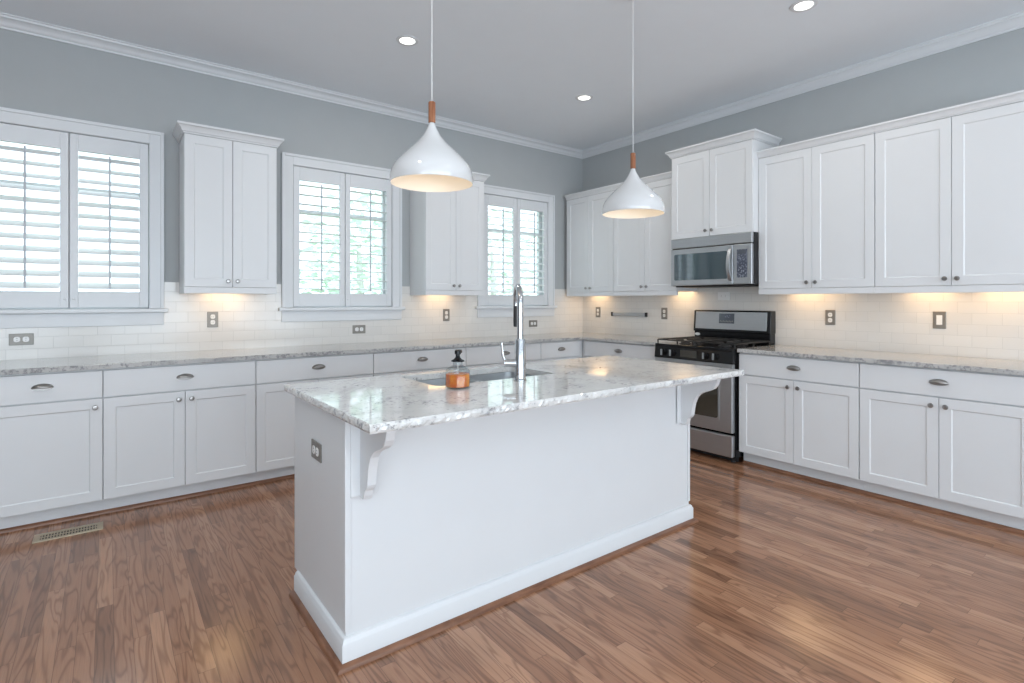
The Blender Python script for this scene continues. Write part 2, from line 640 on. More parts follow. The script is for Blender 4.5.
# subway tile splashback: part of the walls
mb = MB()
TT = 0.008
mb.box(-5.30, 0, -TT, 0, 0.9, 1.206)
edges = [-5.30]
for c in WIN:
    edges += [c-0.533, c+0.533]
edges.append(0)
for a, b in zip(edges[::2], edges[1::2]):
    if b-a > 0.01:
        mb.box(a, b, -TT, 0, 1.206, 1.427)
mb.build('tile_splashback', 'tile_back', wall_back)
MB().box(-TT, 0, -4.20, -TT, 0.9, 1.427).build('tile_splashback', 'tile_right', wall_right)

# ------------------------------------------------------------------ kitchen windows and shutters
SLOT = ('leftmost window', 'middle window', 'window nearest the room corner')
SHORT = ('louvers nearly shut', 'louvers lying flat', 'louvers slightly tilted')
for k, c in enumerate(WIN):
    mb = MB()
    o, i = 0.527, 0.450
    # casing: flat board with a raised outer band
    mb.box(c-o, c-i+0.004, -0.018, 0, 1.235, 2.503)
    mb.box(c+i-0.004, c+o, -0.018, 0, 1.235, 2.503)
    mb.box(c-i+0.004, c+i-0.004, -0.018, 0, 2.42, 2.503)
    mb.box(c-o-0.006, c-o+0.016, -0.028, 0, 1.235, 2.509)
    mb.box(c+o-0.016, c+o+0.006, -0.028, 0, 1.235, 2.509)
    mb.box(c-o+0.016, c+o-0.016, -0.028, 0, 2.487, 2.509)
    # reveal lining
    mb.box(c-i, c-i+0.008, -0.01, T, 1.235, 2.425)
    mb.box(c+i-0.008, c+i, -0.01, T, 1.235, 2.425)
    mb.box(c-i+0.008, c+i-0.008, -0.01, T, 2.417, 2.425)
    w = struct(mb.build('window_%d' % (k+1), 'trim', bevel=0.003))
    MB().box(c-0.560, c+0.560, -0.045, T, 1.206, 1.235).build('sill', 'trim', w, bevel=0.006, seg=3)
    MB().box(c-0.533, c+0.533, -0.020, -TT, 1.116, 1.206).build('apron', 'trim', w, bevel=0.003)
    mb = MB()
    s0, s1, f = c-i+0.008, c+i-0.008, 0.05
    zz0, zz1, ym = 1.235, 2.417, 2.06
    mb.box(s0, s0+f, 0.09, 0.13, zz0, zz1)
    mb.box(s1-f, s1, 0.09, 0.13, zz0, zz1)
    mb.box(s0+f, s1-f, 0.09, 0.13, zz0, zz0+0.06)
    mb.box(s0+f, s1-f, 0.09, 0.13, zz1-0.05, zz1)
    mb.box(s0+f, s1-f, 0.09, 0.13, ym-0.012, ym+0.012)
    mb.build('sash', 'trim', w)
    MB().box(s0+f, s1-f, 0.108, 0.112, zz0+0.06, zz1-0.05).build('pane', 'pane', w)


def shutter(c, left, k, tilt):
    """one hinged plantation shutter panel; origin at the bottom middle of the panel"""
    half = 0.2175
    cx = c - 0.2205 if left else c + 0.2205
    side = 'left' if left else 'right'
    t = thing('plantation_shutter', 'white plantation shutter, %s panel of the %s, %s' % (side, SLOT[k], SHORT[k]),
              'shutter', (cx, 0.012, 1.243), 0, 'plantation shutters on the back wall')
    hs = -1 if left else 1           # hinge side
    sw_h, sw_m = 0.051, 0.044
    H = 1.171
    zo0, zo1 = 0.110, 1.060
    xl = -half + (sw_h if left else sw_m)
    xr = half - (sw_m if left else sw_h)
    d = 0.014
    mb = MB()
    mb.box(-half, xl, -d, d, 0, H)
    mb.box(xr, half, -d, d, 0, H)
    mb.box(xl, xr, -d, d, 0, zo0)
    mb.box(xl, xr, -d, d, zo1, H)
    if left:
        mb.box(half-0.012, half+0.018, d+0.0005, d+0.007, 0, H)      # meeting strip behind the two panels
        mb.box(half-0.012, half-0.002, d-0.004, d+0.0006, 0, H)
    mb.build('frame', 'trim', t, bevel=0.0025)
    n = 12
    pitch = (zo1-zo0)/n
    lm = MB()
    ca, sa = math.cos(tilt), math.sin(tilt)
    for q in range(n):
        zc = zo0 + pitch*(q+0.5)
        prof = []
        for a in range(12):
            u = 0.0445*math.cos(2*PI*a/12)
            v = 0.0052*math.sin(2*PI*a/12)
            prof.append((u*ca - v*sa, u*sa + v*ca))
        lm.prism([(xl+0.002, y, zc+z) for y, z in prof], [(xr-0.002, y, zc+z) for y, z in prof])
    lm.build('louvers', 'louver', t, smooth=True)
    xm = (xl+xr)/2
    yr = -0.0445*ca - 0.008
    MB().box(xm-0.0055, xm+0.0055, yr-0.005, yr+0.006, zo0+0.02, zo1-0.02).build('tilt_rod', 'rod', t, bevel=0.002)
    kn = MB()
    xk = half-0.02 if left else -half+0.02
    kn.lathe([(0.004, 0), (0.004, 0.006), (0.007, 0.010), (0.006, 0.014), (0, 0.015)], 12,
             Matrix.Translation((xk, -d, 0.06)) @ Matrix.Rotation(PI/2, 4, 'X'))
    kn.build('knob', 'trim', t, smooth=True)


for k, c in enumerate(WIN):
    tilt = (math.radians(29), math.radians(3), math.radians(16))[k]
    shutter(c, True, k, tilt)
    shutter(c, False, k, tilt)

# ------------------------------------------------------------------ cabinet parts (local frame: width along x, front toward -y)
def door_mb(x0, x1, z0, z1, yf, t=0.019, fr=0.058, rec=0.0055):
    """shaker door slab, front face at y = yf"""
    mb = MB()
    bm = mb.bm
    def ring(i, y):
        return [bm.verts.new(p) for p in ((x0+i, y, z0+i), (x1-i, y, z0+i), (x1-i, y, z1-i), (x0+i, y, z1-i))]
    bk = ring(0, yf+t)
    f0 = ring(0, yf)
    f1 = ring(fr, yf)
    f2 = ring(fr+0.005, yf+rec)
    bm.faces.new(bk)
    for a, b in ((bk, f0), (f0, f1), (f1, f2)):
        for i in range(4):
            j = (i+1) % 4
            bm.faces.new((a[i], a[j], b[j], b[i]))
    bm.faces.new(f2)
    return mb


def knob(parent, x, z, yf, name='knob'):
    mb = MB()
    mb.lathe([(0.0065, 0), (0.0055, 0.010), (0.007, 0.013), (0.0135, 0.017), (0.0150, 0.022), (0.0120, 0.027), (0, 0.029)], 18,
             Matrix.Translation((x, yf, z)) @ Matrix.Rotation(PI/2, 4, 'X'))
    return mb.build(name, 'nickel', parent, smooth=True)


def cup_pull(parent, x, z, yf):
    """bin pull: oval back plate and half-dome shell, open underneath"""
    mb = MB()
    a, h, dp = 0.050, 0.024, 0.026
    bm = mb.bm
    nu, nv = 20, 7
    rows = []
    for j in range(nv+1):
        th = (PI*0.5)*j/nv                      # 0 at lip, 90 deg at top edge
        row = []
        for i in range(nu+1):
            u = -1 + 2*i/nu
            s = math.sqrt(max(0, 1-u*u))
            row.append(bm.verts.new((x+a*u, yf-0.003-dp*s*math.cos(th), z-0.006+(h*1.05)*s*math.sin(th))))
        rows.append(row)
    for r0, r1 in zip(rows, rows[1:]):
        for i in range(nu):
            bm.faces.new((r0[i], r0[i+1], r1[i+1], r1[i]))
    bmesh.ops.remove_doubles(bm, verts=bm.verts[:], dist=1e-5)
    # lower turned lip
    pts = [(x+a*math.cos(PI+PI*i/16)*0.98, yf-0.003, z-0.004+0.017*math.sin(PI+PI*i/16)) for i in range(17)]
    mb.prism([(p[0], yf-0.0035, p[2]) for p in pts], [(p[0], yf-0.0002, p[2]) for p in pts])
    o = mb.build('cup_pull', 'nickel', parent, smooth=True)
    s = o.modifiers.new('solid', 'SOLIDIFY')
    s.thickness = 0.0012
    return o


CABCR = [(0, 0), (0.008, 0), (0.010, 0.010), (0.018, 0.014), (0.024, 0.034), (0.040, 0.052), (0.044, 0.056), (0.050, 0.058), (0.050, 0.075), (0, 0.075)]


def upper(label, loc, rz, w, z0, z1, D, seam=True, crown='wrap', ends=(0, 0), rail=0.045, crown_scale=1.0, knob_dz=0.045, group='white upper wall cabinets', back=0.009, doors=None):
    """wall cabinet; local origin at the cabinet's bottom middle against the wall"""
    t = thing('wall_cabinet', label, 'cabinet', loc, rz, group)
    h = z1-z0
    hw = w/2
    MB().box(-hw, hw, -(D-0.020), -back, 0, h).build('body', 'paint', t, bevel=0.0015)
    g = 0.0015
    yf = -D
    xs = doors or [(-hw+0.002, -g), (g, hw-0.002)]
    for n, (a, b) in enumerate(xs):
        d = door_mb(a, b, 0.002, h-0.004, yf).build('door', 'paint', t, bevel=0.0016)
        kx = b-0.030 if n == 0 else a+0.030
        knob(d, kx, knob_dz, yf)
    if rail:
        rl = MB()
        rl.box(-hw, hw, -(D-0.002), -(D-0.020), -rail, -0.0005)
        if ends[0]:
            rl.box(-hw, -hw+0.018, -(D-0.020), -back, -rail, -0.0005)
        if ends[1]:
            rl.box(hw-0.018, hw, -(D-0.020), -back, -rail, -0.0005)
        rl.build('light_rail', 'paint', t, bevel=0.002)
    pr = [(o*crown_scale, h+z*crown_scale) for o, z in CABCR]
    yb = -back
    path = []
    if ends[0]:
        path.append((-hw, yb))
    path += [(-hw, -(D-0.003)), (hw, -(D-0.003))]
    if ends[1]:
        path.append((hw, yb))
    MB().sweep(path, pr, side=1).build('crown_moulding', 'paint', t, smooth=True)
    return t


# two single uppers on the back wall
upper('white two-door wall cabinet between leftmost and middle windows', (-3.871, 0, 1.387), 0, 0.604, 1.387, 2.455, 0.325, ends=(1, 1), crown_scale=0.87)
upper('white two-door wall cabinet behind the left pendant, between middle and corner windows', (-1.984, 0, 1.387), 0, 0.640, 1.387, 2.455, 0.325, ends=(1, 1), crown_scale=0.87)
# right wall runs (local x goes toward the camera)
def ymid(a, b):
    return (0, (a+b)/2, 1.387)
upper('white two-door wall cabinet tucked into the room corner', ymid(-0.062, -0.783), WB, 0.721, 1.387, 2.462, 0.325, crown_scale=0.72)
upper('white two-door wall cabinet left of the microwave, behind the right pendant', ymid(-0.784, -1.578), WB, 0.794, 1.387, 2.462, 0.325, crown_scale=0.72,
      doors=[(-0.395, 0.0155), (0.0185, 0.395)])
upper('short white wall cabinet standing taller and deeper directly above the microwave', (0, -1.972, 1.856), WB, 0.784, 1.856, 2.612, 0.412, ends=(1, 1), rail=0, crown_scale=0.85, knob_dz=0.05)
upper('white two-door wall cabinet just right of the microwave', ymid(-2.366, -3.201), WB, 0.835, 1.387, 2.462, 0.325, crown_scale=0.72)
upper('white two-door wall cabinet at the right edge, cut off by the frame', ymid(-3.202, -4.052), WB, 0.850, 1.387, 2.462, 0.325, ends=(0, 1), crown_scale=0.72)


def base(label, loc, rz, w, doors=2, pull=True, body=None, knob_side=1, front=None):
    """base cabinet; local origin on the floor, middle of the front width, against the wall"""
    t = thing('base_cabinet', label, 'cabinet', loc, rz, 'white base cabinets')
    hw = w/2
    b0, b1 = body or (-hw, hw)
    MB().box(b0, b1, -0.61, -0.009, 0.1, 0.8835).build('body', 'paint', t, bevel=0.0015)
    MB().box(b0, b1, -0.555, -0.535, 0, 0.1).build('toe_kick', 'paint', t)
    yf = -0.63
    x0, x1 = front or (-hw+0.0025, hw-0.0025)
    dr = MB().box(x0, x1, yf, yf+0.019, 0.716, 0.874).build('drawer', 'paint', t, bevel=0.002)
    cup_pull(dr, (x0+x1)/2, 0.803, yf)
    if doors == 2:
        m = (x0+x1)/2
        spans = [(x0, m-0.0015), (m+0.0015, x1)]
    else:
        spans = [(x0, x1)]
    for n, (a, b) in enumerate(spans):
        d = door_mb(a, b, 0.104, 0.708, yf).build('door', 'paint', t, bevel=0.0016)
        right = (n == 0) if doors == 2 else (knob_side > 0)
        knob(d, b-0.034 if right else a+0.034, 0.660, yf)
    return t


SE = [-5.16, -4.617, -3.778, -2.925, -2.065, -1.197]
base('white single-door base cabinet at the left edge, behind the floor vent', ((SE[0]+SE[1])/2, 0, 0), 0, SE[1]-SE[0], doors=1)
base('white two-door base cabinet below the left wall cabinet', ((SE[1]+SE[2])/2, 0, 0), 0, SE[2]-SE[1])
base('white two-door base cabinet below the middle window, partly hidden by island', ((SE[2]+SE[3])/2, 0, 0), 0, SE[3]-SE[2])
base('white base cabinet whose drawer shows behind the amber soap bottle', ((SE[3]+SE[4])/2, 0, 0), 0, SE[4]-SE[3])
base('white base cabinet whose drawer shows behind the tall faucet', ((SE[4]+SE[5])/2, 0, 0), 0, SE[5]-SE[4])
cw = 0.5625
base('narrow white base cabinet filling the room corner, last on the window wall', (SE[5]+cw/2, 0, 0), 0, cw, doors=1,
     body=(-cw/2, -SE[5]-cw/2-0.009), knob_side=-1, front=(-cw/2+0.0025, cw/2-0.022))
base('white base cabinet between the room corner and the range', (0, -1.118, 0), WB, 0.968, body=(-0.503, 0.484), front=(-0.460, 0.478))
base('white two-door base cabinet immediately right of the range', (0, -2.7905, 0), WB, 0.845)
base('white two-door base cabinet at the right edge, cut off by the frame', (0, -3.6385, 0), WB, 0.849)

# ------------------------------------------------------------------ counters
def slab_L():
    pts = [(-5.18, -0.648), (-0.648, -0.648), (-0.648, -1.604), (-0.0085, -1.604), (-0.0085, -0.0085), (-5.18, -0.0085)]
    return MB().poly_prism(pts, 0.884, 0.914)
tag(slab_L().build('countertop', 'granite_grey', bevel=0.003), 'grey-white granite L-shaped countertop under the windows, turning the corner to the range', 'countertop')
tag(MB().box(-0.648, -0.0085, -4.085, -2.364, 0.884, 0.914).build('countertop', 'granite_grey', bevel=0.003),
    'grey-white granite countertop right of the range', 'countertop')

# shoe moulding in stained wood along the toe kicks
SH = [(0, 0), (0.019, 0), (0.018, 0.008), (0.013, 0.016), (0.006, 0.0195), (0, 0.020)]
struct(MB().sweep([(-5.16, -0.5555), (-0.5555, -0.5555), (-0.5555, -1.602)], SH).build('trim_2', 'shoe', smooth=True))
struct(MB().sweep([(-0.5555, -2.368), (-0.5555, -4.063)], SH).build('trim_3', 'shoe', smooth=True))

# ------------------------------------------------------------------ island
isl = thing('kitchen_island', 'white panelled kitchen island with baseboard and scrolled corbels in the middle of the floor', 'kitchen island', (-2.905, -2.46, 0))
IX0, IX1, IY0, IY1 = -1.02, 1.02, -0.316, 0.33       # local
mb = MB()
# hollow box: the top is open under the sink
mb.box(IX0, IX1, IY0, IY0+0.02, 0.0, 0.8835)
mb.box(IX0, IX0+0.02, IY0+0.02, IY1, 0.09, 0.8835)
mb.box(IX1-0.02, IX1, IY0+0.02, IY1, 0.09, 0.8835)
mb.box(IX0+0.02, IX1-0.02, IY0+0.02, IY1, 0.09, 0.11)
mb.box(IX0+0.02, IX1-0.02, IY1-0.02, IY1, 0.11, 0.8835)
mb.box(IX0, IX0+0.02, IY0+0.02, IY1-0.06, 0.0, 0.09)
mb.box(IX1-0.02, IX1, IY0+0.02, IY1-0.06, 0.0, 0.09)
mb.box(IX0+0.02, IX1-0.02, IY1-0.08, IY1-0.06, 0.0, 0.09)
mb.build('body', 'paint', isl, bevel=0.002)
for a, b in ((IX0-0.004, IX0+0.018), (IX1-0.018, IX1+0.004)):        # corner strips on the seating side
    MB().box(a, b, IY0-0.006, IY0-0.0002, 0.12, 0.8835).build('corner_strip', 'paint', isl, bevel=0.0015)
BM = [(0, 0), (0.018, 0), (0.018, 0.080), (0.014, 0.085), (0.012, 0.093), (0.006, 0.099), (0, 0.101)]
MB().sweep([(IX0, IY1-0.06), (IX0, IY0), (IX1, IY0), (IX1, IY1-0.06)], BM).build('baseboard', 'paint', isl, smooth=True)
SH2 = [(0.0185, 0.0003), (0.040, 0.0003), (0.039, 0.008), (0.033, 0.016), (0.026, 0.0195), (0.0185, 0.020)]
sub_label(MB().sweep([(IX0, IY1-0.06), (IX0, IY0), (IX1, IY0), (IX1, IY1-0.06)], SH2).build('shoe_moulding', 'shoe', isl, smooth=True), 'brown stained wood shoe moulding')
# drawers and doors on the working side
for q in range(3):
    a = IX0+0.02+q*(IX1-IX0-0.04)/3
    b = a+(IX1-IX0-0.04)/3-0.004
    mbd = door_mb(-b, -a, 0.12, 0.872, -(IY1+0.0195))
    d = mbd.build('door', 'paint', isl, bevel=0.0016, rot=(0, 0, PI))
    knob(d, -a-0.034, 0.80, -(IY1+0.0195))
# corbels
CP = [(0.0, 0.585), (0.030, 0.585), (0.040, 0.600), (0.046, 0.620), (0.062, 0.632), (0.070, 0.645), (0.075, 0.680), (0.082, 0.712),
      (0.098, 0.748), (0.118, 0.768), (0.142, 0.781), (0.185, 0.797), (0.212, 0.812), (0.226, 0.832), (0.236, 0.858), (0.240, 0.8830), (0.0, 0.8830)]
for cx in (-0.955, 0.945):
    y0 = IY0
    MB().box(cx-0.052, cx+0.052, y0-0.010, y0-0.0003, 0.585, 0.8832)
    c = MB().box(cx-0.050, cx+0.050, y0-0.012, y0-0.0062, 0.590, 0.8832)
    c.prism([(cx-0.017, y0-0.010-u*0.97, z) for u, z in CP], [(cx+0.017, y0-0.010-u*0.97, z) for u, z in CP])
    c.build('corbel', 'paint', isl, bevel=0.002)

# island top with the sink cut-out
SX0, SX1, SY0, SY1 = -3.445, -2.745, -2.575, -2.185
mb = MB()
GX0, GX1, GY0, GY1 = -3.965, -1.842, -3.092, -2.112
o_ = [(GX0, GY0), (GX1, GY0), (GX1, GY1), (GX0, GY1)]
def rrect(x0, x1, y0, y1, r, n=5):
    pts = []
    for cx, cy, a0 in ((x1-r, y0+r, -PI/2), (x1-r, y1-r, 0), (x0+r, y1-r, PI/2), (x0+r, y0+r, PI)):
        for i in range(n+1):
            a = a0+PI/2*i/n
            pts.append((cx+r*math.cos(a), cy+r*math.sin(a)))
    return pts
def chiselled_slab(mb, x0, x1, y0, y1, inner, z0, z1):
    """stone slab with a rough hand-broken edge and a smooth cut-out"""
    bm = mb.bm
    rnd = random.Random(11)
    pts = []
    for a, b in (((x0, y0), (x1, y0)), ((x1, y0), (x1, y1)), ((x1, y1), (x0, y1)), ((x0, y1), (x0, y0))):
        n = int(max(abs(b[0]-a[0]), abs(b[1]-a[1]))/0.012)
        nrm = Vector((b[1]-a[1], a[0]-b[0])).normalized()
        for i in range(n):
            pts.append((Vector(a).lerp(Vector(b), i/n), nrm))
    lv = [(z0, -0.004), (z0+0.008, 0.0), (z0+0.019, 0.0), (z1-0.004, -0.002), (z1, -0.005)]
    rings = []
    for k, (z, o) in enumerate(lv):
        amp = 0.0022 if 0 < k < 4 else 0.001
        rings.append([bm.verts.new((p.x+n_.x*(o+rnd.uniform(-amp, amp)), p.y+n_.y*(o+rnd.uniform(-amp, amp)), z + (rnd.uniform(-0.002, 0.002) if 0 < k < 4 else 0))) for p, n_ in pts])
    for r0, r1 in zip(rings, rings[1:]):
        for i in range(len(r0)):
            j = (i+1) % len(r0)
            bm.faces.new((r0[i], r0[j], r1[j], r1[i]))
    lo = [bm.verts.new((x, y, z0)) for x, y in inner]
    hi = [bm.verts.new((x, y, z1)) for x, y in inner]
    for i in range(len(lo)):
        j = (i+1) % len(lo)
        bm.faces.new((lo[i], lo[j], hi[j], hi[i]))
    for outer, hole in ((rings[0], lo), (rings[-1], hi)):
        ed = []
        for loop in (outer, hole):
            for i in range(len(loop)):
                a, b = loop[i], loop[(i+1) % len(loop)]
                ed.append(bm.edges.get((a, b)) or bm.edges.new((a, b)))
        bmesh.ops.triangle_fill(bm, use_beauty=True, use_dissolve=False, edges=ed)
chiselled_slab(mb, GX0, GX1, GY0, GY1, rrect(SX0, SX1, SY0, SY1, 0.04), 0.884, 0.914)
tag(mb.build('countertop', 'granite'), 'polished white granite island top with rough speckled edge and sink cut-out', 'countertop')

# undermount double sink
snk = thing('sink', 'stainless double-bowl undermount sink set in the island top', 'sink', ((SX0+SX1)/2, (SY0+SY1)/2, 0.66))
def bowl(parent, x0, x1, y0, y1, ztop, depth):
    bm_ = MB()
    a = rrect(x0, x1, y0, y1, 0.045, 5)
    b = rrect(x0+0.012, x1-0.012, y0+0.012, y1-0.012, 0.05, 5)
    c = rrect(x0+0.03, x1-0.03, y0+0.03, y1-0.03, 0.05, 5)
    rim = rrect(x0-0.010, x1+0.010, y0-0.012, y1+0.012, 0.05, 5)
    zs = [(rim, ztop), (a, ztop), (b, ztop-depth+0.02), (c, ztop-depth)]
    rings = [[bm_.bm.verts.new((x, y, z)) for x, y in ps] for ps, z in zs]
    for r0, r1 in zip(rings, rings[1:]):
        for i in range(len(r0)):
            j = (i+1) % len(r0)
            bm_.bm.faces.new((r0[i], r0[j], r1[j], r1[i]))
    bm_.bm.faces.new(rings[-1])
    o = bm_.build('bowl', 'steel', parent, smooth=True)
    s = o.modifiers.new('solid', 'SOLIDIFY')
    s.thickness = 0.0015
    s.offset = -1
    return o
for x0, x1 in ((-0.345, -0.020), (0.012, 0.345)):
    b = bowl(snk, x0, x1, -0.19, 0.19, 0.2225, 0.19)
    MB().lathe([(0.042, 0.0), (0.042, 0.003), (0.030, 0.004), (0.028, 0.002), (0, 0.002)], 20, Matrix.Translation(((x0+x1)/2, 0, 0.0345))).build('drain', 'chrome', b, smooth=True)

# pull-down faucet
FX, FY = -3.045, -2.655
fc = thing('faucet', 'tall brushed steel pull-down faucet standing beside the island sink', 'faucet', (FX, FY, 0.914), math.radians(-31))
MB().lathe([(0.031, 0), (0.031, 0.006), (0.0265, 0.010), (0.0255, 0.19), (0.022, 0.196), (0, 0.196)], 28).build('body', 'chrome', fc, smooth=True)
arch = [(0, 0, 0.19), (0, 0, 0.36)]
R = 0.085
for i in range(1, 19):
    a = PI*i/18
    arch.append((0, R-R*math.cos(a), 0.36+R*math.sin(a)))
arch += [(0, 2*R, 0.35)]
MB().tube(arch, 0.0150, 16).build('spout', 'chrome', fc, smooth=True)
sh = MB().lathe([(0.008, 0), (0.0125, 0.003), (0.0135, 0.03), (0.0125, 0.085), (0.0128, 0.105), (0, 0.105)], 20, Matrix.Translation((0, 2*R, 0.245))).build('spray_head', 'black_matte', fc, smooth=True)
sub_label(sh, 'black spray head hanging from the spout')
h = MB()
h.tube([(-0.018, 0, 0.082), (-0.072, 0.012, 0.082)], [0.019, 0.018], 18)
hb = h.build('handle_hub', 'chrome', fc, smooth=True)
MB().tube([(-0.066, 0.012, 0.086), (-0.080, 0.012, 0.115), (-0.086, 0.012, 0.178)], [0.0075, 0.0065, 0.0055], 12).build('lever', 'chrome', hb, smooth=True)

# soap dispenser
sp = thing('soap_dispenser', 'squat clear glass pump bottle of amber soap on the island by the sink', 'soap bottle', (-3.391, -2.660, 0.914), 0.35)
def facet(r_pts, name, mat, parent, seg=8):
    o = MB().lathe(r_pts, seg).build(name, mat, parent, bevel=0.004)
    return o
facet([(0.050, 0.0), (0.0555, 0.004), (0.0555, 0.074), (0.051, 0.082), (0.033, 0.092), (0.0225, 0.098), (0.0225, 0.113), (0.0205, 0.113), (0.0205, 0.096), (0.032, 0.089), (0.0535, 0.080), (0.0535, 0.006), (0.0, 0.006)], 'glass_jar', 'jar', sp, 10)
facet([(0.0, 0.0068), (0.0525, 0.0068), (0.0527, 0.062), (0, 0.0625)], 'soap', 'soap', sp, 10)
pc = MB().lathe([(0.022, 0.1135), (0.029, 0.1145), (0.028, 0.119), (0.018, 0.124), (0.012, 0.130), (0.009, 0.136), (0.009, 0.144), (0.0135, 0.146), (0.0135, 0.160), (0.008, 0.165), (0, 0.165)], 20).build('pump', 'black', sp, smooth=True)
MB().tube([(0, 0, 0.158), (0.035, 0.012, 0.158), (0.046, 0.016, 0.150)], [0.006, 0.005, 0.004], 10).build('nozzle', 'black', pc, smooth=True)
MB().tube([(0, 0, 0.012), (0, 0, 0.106)], 0.003, 8).build('dip_tube', 'white_plastic', sp)

# ------------------------------------------------------------------ range
RY = -1.982
rg = thing('range', 'stainless and black freestanding gas range against the right wall', 'range', (0, RY, 0), WB)
rw = 0.3735
MB().box(-rw, rw, -0.655, -0.045, 0.045, 0.885).build('body', 'black', rg, bevel=0.003)
mb = MB()
for sx in (-1, 1):
    for y in (-0.60, -0.12):
        mb.lathe([(0.018, 0), (0.018, 0.046)], 12, Matrix.Translation((sx*(rw-0.05), y, 0)))
mb.box(-rw+0.005, rw-0.005, -0.615, -0.595, 0.012, 0.046)
mb.build('base', 'black_matte', rg)
# storage drawer
MB().box(-rw+0.004, rw-0.004, -0.695, -0.656, 0.055, 0.226).build('drawer', 'steel', rg, bevel=0.006, seg=3)
# oven door
od = MB()
od.box(-rw+0.004, rw-0.004, -0.697, -0.656, 0.246, 0.728)
odo = od.build('oven_door', 'steel', rg, bevel=0.006, seg=3)
MB().box(-0.262, 0.262, -0.7005, -0.6975, 0.338, 0.640).build('window_frame', 'steel', odo, bevel=0.0012)
mb = MB()
mb.poly_prism(rrect(-0.250, 0.250, 0.350, 0.628, 0.02), 0, 0.003)
mb.build('window_glass', 'oven_glass', odo, loc=(0, -0.7008, 0), rot=(PI/2, 0, 0))
mb = MB()
mb.tube([(-0.358, -0.755, 0.748), (0.358, -0.755, 0.748)], 0.0135, 16)
for sx in (-1, 1):
    mb.tube([(sx*0.345, -0.755, 0.748), (sx*0.345, -0.715, 0.730), (sx*0.345, -0.698, 0.712)], [0.011, 0.012, 0.013], 12)
mb.build('handle', 'steel', odo, smooth=True)
# control panel
MB().box(-rw+0.002, rw-0.002, -0.693, -0.656, 0.735, 0.789).build('vent_trim', 'steel', rg, bevel=0.004)
cp = MB()
cp.prism([(-rw, -0.700, 0.791), (-rw, -0.656, 0.791), (-rw, -0.640, 0.898), (-rw, -0.688, 0.892)], [(rw, -0.700, 0.791), (rw, -0.656, 0.791), (rw, -0.640, 0.898), (rw, -0.688, 0.892)])
cpo = cp.build('control_panel', 'black', rg, bevel=0.004)
for x in (-0.275, -0.185, 0.135, 0.225):
    kb = MB()
    m_ = Matrix.Translation((x, -0.695, 0.842)) @ Matrix.Rotation(PI/2, 4, 'X')
    kb.lathe([(0.026, 0), (0.026, 0.006), (0.021, 0.009), (0.019, 0.028), (0.016, 0.030), (0, 0.030)], 22, m_)
    k_ = kb.build('knob', 'black', cpo, smooth=True)
    MB().box(x-0.007, x+0.007, -0.736, -0.7245, 0.816, 0.868).build('grip', 'steel', k_, bevel=0.002)
MB().box(-0.105, 0.055, -0.7005, -0.6950, 0.812, 0.872).build('clock_display', 'oven_glass', cpo, bevel=0.002)
# cooktop
ct = MB()
ct.box(-rw, rw, -0.690, -0.085, 0.886, 0.912)
cto = ct.build('cooktop', 'black', rg, bevel=0.006, seg=3)
for x in (-0.19, 0.19):
    for y in (-0.50, -0.24):
        bn = MB().lathe([(0.052, 0.9125), (0.052, 0.916), (0.040, 0.918), (0.038, 0.926), (0.030, 0.930), (0, 0.930)], 22, Matrix.Translation((x, y, 0)))
        bn.build('burner', 'black_matte', cto, smooth=True)
for x in (-0.19, 0.19):
    g = MB()
    r_ = 0.006
    xa, xb, ya, yb_ = x-0.178, x+0.178, -0.655, -0.110
    zt = 0.945
    g.tube([(xa, ya, zt), (xb, ya, zt)], r_, 8)
    g.tube([(xa, yb_, zt), (xb, yb_, zt)], r_, 8)
    g.tube([(xa, ya, zt), (xa, yb_, zt)], r_, 8)
    g.tube([(xb, ya, zt), (xb, yb_, zt)], r_, 8)
    g.tube([(xa, -0.37, zt), (xb, -0.37, zt)], r_, 8)
    for y in (-0.50, -0.24):
        for a in range(4):
            c_, s_ = math.cos(a*PI/2), math.sin(a*PI/2)
            l1 = 0.178 if a % 2 == 0 else 0.13
            g.tube([(x+c_*0.025, y+s_*0.025, zt), (x+c_*l1, y+s_*l1, zt)], r_*0.9, 8)
    for gx in (xa, xb):
        for gy in (ya, yb_, -0.37):
            g.tube([(gx, gy, 0.913), (gx, gy, zt)], 0.007, 8)
    g.build('grate', 'black_matte', cto, smooth=True)
# backguard
bg = MB()
bg.box(-rw+0.004, rw-0.004, -0.098, -0.012, 0.912, 1.010)
bg.prism([(-rw, -0.112, 1.005), (-rw, -0.012, 1.005), (-rw, -0.012, 1.203), (-rw, -0.095, 1.203)],
         [(rw, -0.112, 1.005), (rw, -0.012, 1.005), (rw, -0.012, 1.203), (rw, -0.095, 1.203)])
bgo = bg.build('backguard', 'black', rg, bevel=0.008, seg=3)
def on_guard(z, off):      # y of the sloped face
    return -0.112 + (z-1.005)/(1.203-1.005)*0.017 - off
def slanted(x0, x1, z0, z1, t0, t1):
    m_ = MB()
    q = [(-on_guard(z0, t0), z0), (-on_guard(z0, t1), z0), (-on_guard(z1, t1), z1), (-on_guard(z1, t0), z1)]
    m_.prism([(x0, -y, z) for y, z in q], [(x1, -y, z) for y, z in q])
    return m_
fcp = slanted(-0.350, 0.342, 1.030, 1.190, 0.0002, 0.004).build('face_plate', 'steel', bgo, bevel=0.002)
slanted(-0.105, 0.045, 1.085, 1.175, 0.0042, 0.0062).build('display', 'display', fcp, bevel=0.001)
for n in range(9):
    bx_, bz_ = -0.092+0.0145*n, 1.095 if n % 2 else 1.10
    slanted(bx_, bx_+0.008, bz_, bz_+0.012, 0.0063, 0.0068).build('button', 'plate', fcp)
slanted(-0.045, 0.005, 1.138, 1.160, 0.0063, 0.0068).build('clock_window', 'keypad', fcp)
em = MB().lathe([(0.022, 0), (0.020, 0.002), (0, 0.0025)], 24)
